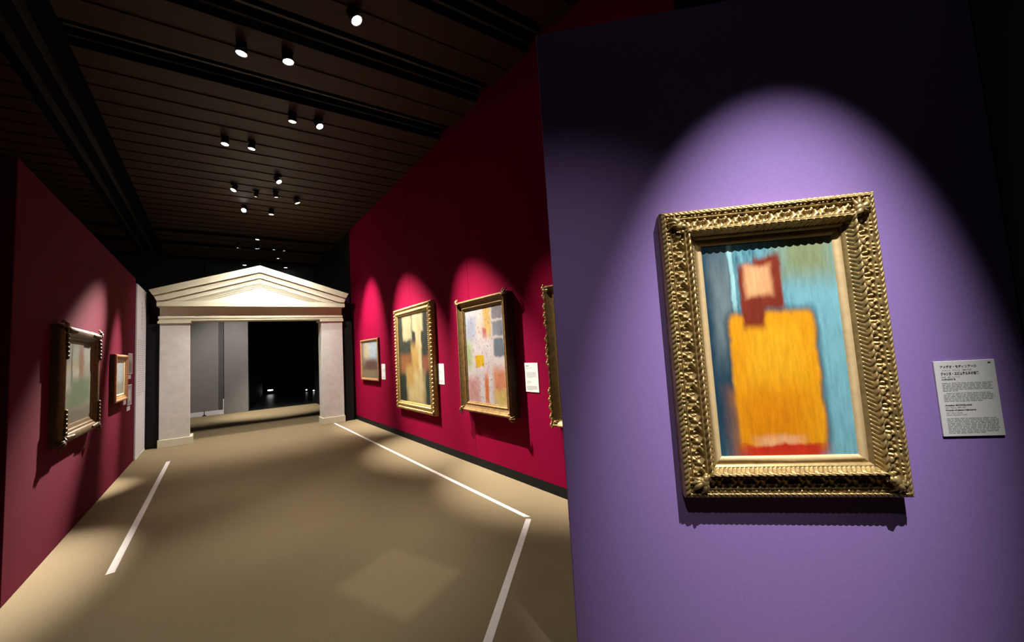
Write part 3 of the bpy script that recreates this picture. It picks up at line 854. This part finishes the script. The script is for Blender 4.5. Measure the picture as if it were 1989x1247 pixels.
MB().add([(.082, Y_, .289), (.092, Y_, .289), (.092, Y_, .2945), (.082, Y_, .2945)], [(0, 1, 2, 3)]).build('catalogue_mark', M['print_dark'], lab)

for u, lbl in ((7.375, 'white label beside the small dim picture nearest the portal'), (4.955, 'white label beside the tall knobbed gilt frame'), (2.92, 'white label between the pale picture and the cut-off frame')):
    loc, rz = wall_pose('right', u, 1.008)
    t = thing('wall_label', lbl, 'label', loc, rz, 'labels on the crimson wall')
    MB().cbox((-.105, -.006, 0), (.105, -.0002, .312), .0012).build('card', M['paper'], t)
    word_bars(1, -.085, .05, .285, .02, .009, Y_, rnd, last=1).build('heading_print', M['print'], t)
    word_bars(2, -.085, .10, .262, .013, .005, Y_, rnd, last=.3).build('fine_print', M['print_faint'], t)
    word_bars(7, -.085, .165, .215, .0095, .004, Y_, rnd).build('fine_print', M['print_faint'], t)
    word_bars(3, -.085, .08, .118, .012, .005, Y_, rnd).build('fine_print', M['print_faint'], t)
    word_bars(6, -.085, .165, .065, .008, .004, Y_, rnd).build('fine_print', M['print_faint'], t)

# white text panel at the end of the burgundy wall
loc, rz = wall_pose('left', 9.275, 0.0)
tp = thing('text_panel', 'tall white text panel at the end of the burgundy wall', 'panel', loc, rz)
MB().cbox((-.485, -.022, .03), (.485, -.0006, 2.975), .003).build('board', M['panel_white'], tp)
MB().cbox((-.487, -.026, 0.0), (.487, -.0006, .03), .003).build('foot_trim', M['cream'], tp)
bb = word_bars(26, -.40, .80, 2.02, .038, .010, -.0226, rnd)
bb.build('fine_print', M['print_faint'], tp)
hb = MB()
for k in range(7):
    z = 2.72 - k * .075
    hb.box((-.03, -.0226, z - .05), (.03, -.0222, z))
hb.build('heading_print', M['print_faint'], tp)

# photo cards and captions on the burgundy wall
pm = canvas_mat('photo_print_light', srgb(150, 140, 138), [(.5, .3, .4, .3, .5, srgb(100, 92, 92), 'box')], streak=(5, 5, 1))
pm2 = canvas_mat('photo_print_dark', srgb(120, 112, 112), [(.4, .5, .3, .3, .5, srgb(190, 184, 180), 'box')], streak=(5, 5, 1))
for u, z, w, h, mt_, lb in ((8.38, 1.44, .36, .33, pm, 'upper grey photo card next to the white text panel'), (8.36, .955, .34, .32, pm2, 'lower dark photo card next to the white text panel')):
    loc, rz = wall_pose('left', u, z)
    t = thing('photo_card', lb, 'photo', loc, rz, 'photo cards on the burgundy wall')
    MB().cbox((-w / 2, -.006, 0), (w / 2, -.0002, h), .001).build('card', M['paper'], t)
    canvas_obj(t, w, h, -w / 2 + .012, .012, w - .024, h - .024, -.0068, mt_).name = 'photo_print'
for u, z, w, h, lb in ((8.33, 1.365, .22, .062, 'tiny white caption under the upper photo card'), (8.28, .875, .25, .062, 'tiny white caption under the lower photo card'), (7.98, .99, .19, .085, 'small white label at the lower right of the pale picture')):
    loc, rz = wall_pose('left', u, z)
    t = thing('caption_card', lb, 'label', loc, rz, 'captions on the burgundy wall')
    MB().cbox((-w / 2, -.005, 0), (w / 2, -.0002, h), .001).build('card', M['paper'], t)
    word_bars(3, -w / 2 + .015, w - .03, h - .012, .014, .005, -.0056, rnd).build('fine_print', M['print_faint'], t)

# ------------------------------------------------------------------ ceiling spotlights (each with its own lamp where it lights something)
ZL = 4.60
def spotlight(x, y, target, label, r=.043, warm=False, lamp=None, shutter=None):
    root = thing('ceiling_spotlight', label, 'spotlight', (x, y, CEIL - .02), 0, 'spotlights in the plank ceiling')
    c = Vector((0, 0, ZL - (CEIL - .02)))
    tgt = Vector(target) - Vector((x, y, CEIL - .02))
    q = (tgt - c).to_track_quat('-Z', 'Y').to_matrix().to_4x4()
    mt_ = Matrix.Translation(c) @ q
    MB().cbox((-.045, -.02, -.012), (.045, .02, .03), .003).build('track_adaptor', M['fixture'], root)
    MB().tube([(0, 0, 0), (0, 0, c.z + .02)], .009).build('stem', M['fixture'], root)
    MB().lathe([(r * .5, .10), (r * .95, .09), (r * 1.08, .03), (r * 1.12, -.012), (r * 1.02, -.012), (r * 1.0, .0)], 20, mt_, cap=True).build('housing', M['fixture'], root, smooth=False)
    MB().lathe([(r * 1.12, -.0125), (r * 1.17, -.014), (r * 1.12, -.020), (r * 1.0, -.014)], 20, mt_, cap=False).build('bezel', M['fixture_grey'], root)
    MB().lathe([(r * .99, -.0135), (r * .96, -.0165), (r * .6, -.021), (r * .05, -.023)], 20, mt_).build('lens', M['lens_warm'] if warm else M['lens'], root)
    if lamp:
        d = (tgt - c).normalized()
        p = Vector((x, y, ZL)) + d * .05
        spot('lamp', p, target, parent=root, **lamp)
    if shutter:                  # framing shutters: four blades leave a rectangular opening in front of the lens
        hw, hh, ang = shutter
        ms = mt_ @ Matrix.Rotation(ang, 4, 'Z')
        z0, z1 = -.172, -.170
        for bx in (((-.08, -.08, z0), (-hw, .08, z1)), ((hw, -.08, z0), (.08, .08, z1)), ((-hw, -.08, z0), (hw, -hh, z1)), ((-hw, hh, z0), (hw, .08, z1))):
            MB().box(bx[0], bx[1], ms).build('shutter_blade', M['fixture'], root)
    return root

LAMPS = [
    # x, y, target, label, lens radius, warm, lamp
    (1.004, 3.218, (2.60, 2.35, 1.25), 'largest white spotlight, nearest the viewer at top centre', .046, 0, dict(power=650, size_deg=24, blend=1)),
    (0.204, 4.239, (0.0, 4.6, 0), 'smaller white spotlight upper left, left of the brightest one', .043, 0, dict(power=130, size_deg=40, blend=.9)),

    (0.585, 4.100, (1.4, 4.1, 0), 'brightest round spotlight right of the upper left one near the top', .046, 0, dict(power=190, size_deg=44, blend=.9)),
    (0.776, 5.169, (0.85, 5.9, 0), 'left one of the two mid-ceiling spotlights on the right', .040, 0, dict(power=170, size_deg=44, blend=.9)),
    (1.075, 5.100, (2.60, 3.58, 1.10), 'right one of the two mid-ceiling spotlights, above the pale picture', .040, 0, dict(power=3500, size_deg=32, blend=1)),
    (0.108, 6.232, (-0.2, 6.0, 0), 'left one of the pair above the burgundy wall', .040, 0, dict(power=60, size_deg=34, blend=1)),
    (0.410, 6.174, (0.1, 6.6, 0), 'right one of the pair above the burgundy wall', .040, 0, dict(power=80, size_deg=40, blend=1)),
    (0.848, 7.139, (2.60, 5.72, 1.30), 'spotlight above the right side of the middle ceiling cluster', .040, 0, dict(power=4000, size_deg=38, blend=1)),
    (0.257, 7.884, (-1.03, 7.30, 1.30), 'leftmost spotlight of the middle ceiling cluster', .040, 0, dict(power=3600, size_deg=19, blend=1, radius=.05)),
    (0.886, 7.834, (1.75, 9.40, 0.5), 'spotlight at the centre of the middle ceiling cluster', .040, 0, dict(power=480, size_deg=80, blend=1)),
    (1.250, 7.952, (2.60, 8.05, 1.80), 'warm glowing spotlight at the right of the middle cluster', .044, 1, dict(power=2300, size_deg=42, blend=1)),
    (0.587, 7.989, (-0.05, 9.65, 0.5), 'dim warm spotlight tucked between the planks of the middle cluster', .030, 1, dict(power=430, size_deg=80, blend=1)),
    (0.454, 8.882, (-1.05, 5.50, 1.25), 'left lower spotlight under the middle ceiling cluster', .040, 0, dict(power=8200, size_deg=20, blend=1, radius=.05)),
    (0.913, 8.841, (0.85, 9.45, 0.3), 'right lower spotlight under the middle ceiling cluster', .040, 0, dict(power=620, size_deg=78, blend=.8)),
    (0.823, 10.865, (0.7, 11.6, 0), 'topmost small spotlight straight above the pediment peak', .040, 0, None),
    (0.479, 11.867, (0.2, 14.2, 0.6), 'left spotlight of the far row above the pediment', .048, 0, dict(power=800, size_deg=64, blend=.9)),
    (0.889, 11.768, (1.5, 13.2, 0), 'second spotlight from the left in the far row', .048, 0, dict(power=1500, size_deg=44, blend=.9)),
    (1.258, 11.694, (1.6, 13.5, 0), 'third and smallest spotlight in the far row', .032, 0, None),
    (1.489, 11.694, (1.9, 13.5, 0), 'right spotlight of the far row above the pediment', .036, 0, None),
    (1.463, 12.659, (1.9, 13.9, 0), 'single small spotlight below the far row', .038, 0, None),
    (0.717, 13.945, (0.6, 14.3, 0), 'small spotlight close to the left slope of the pediment', .045, 0, None),
    (1.814, 13.840, (2.0, 14.2, 0), 'small spotlight close to the right slope of the pediment', .045, 0, None),
]
for x, y_, tg, lb, r, wm, lp in LAMPS:
    if lp and lp['power'] <= 0:
        lp = None
    spotlight(x, y_, tg, lb, r, bool(wm), lp)
# spotlights behind and above the viewer that light the purple wall and the near floor
pc = PT - DU * 0.936
def off(n, l, z):
    p = pc - NU * n - DU * l
    return (p.x, p.y, z)
p = off(1.75, 0.30, ZL); spotlight(p[0], p[1], (pc.x - DU.x * .03, pc.y - DU.y * .03, 1.28), 'spotlight behind the viewer aimed at the large gold frame', lamp=dict(power=1350, size_deg=28.5, blend=1, radius=.012, color=(1, .97, .94)))
p = off(2.6, -1.2, ZL); q = PT - DU * 0.1; spotlight(p[0], p[1], (q.x, q.y, 0.72), 'spotlight behind the viewer washing the free end of the purple partition', lamp=dict(power=190, size_deg=38, blend=1.0))
spotlight(0.45, 1.5, (0.95, 2.5, 0), 'spotlight above the viewer throwing a square patch on the carpet', lamp=dict(power=170, size_deg=16, blend=.3, radius=.001), shutter=(.0065, .0086, math.radians(48)))
spotlight(0.3, 2.6, (0.35, 3.2, 0), 'spotlight above the near carpet', lamp=dict(power=460, size_deg=46, blend=.9))
spotlight(1.9, 1.9, (1.75, 2.3, 0), 'spotlight above the gap beside the purple partition', lamp=dict(power=110, size_deg=40, blend=.9))

# ------------------------------------------------------------------ points of light in the dark room
def low_lamp(x, y_, z, w, label, s):
    root = thing('floor_lamp', label, 'lamp', (x, y_, 0), PORT_ANG, 'small lights in the dark room')
    MB().cbox((-w / 2 - .03, 0, 0), (w / 2 + .03, .1, z + .05), .004).build('lamp_body', M['black'], root)
    MB().cbox((-w / 2, -.012, z - .02), (w / 2, -.0002, z + .03), .003).build('light_strip', mat('lit_strip', (.9, .9, .9), .4, var=0, emit=((1, .98, .95), s)), root)
low_lamp(1.98, 20.36, .18, .20, 'low bright strip light on the floor of the dark room', 7)
low_lamp(3.30, 19.4, .09, .06, 'left one of two faint floor lights in the dark room', 3)
low_lamp(3.52, 18.9, .06, .08, 'right one of two faint floor lights in the dark room', 4)
dl = thing('downlight', 'small white downlight seen through the portal under the lintel', 'light', (2.95, 21.0, 3.4), PORT_ANG)
MB().lathe([(.10, 0), (.10, -.06), (.08, -.06), (.08, -.03)], 20).build('ring', M['fixture'], dl)
MB().lathe([(.079, -.035), (.07, -.055), (.02, -.065)], 20).build('lens', M['lens'], dl)
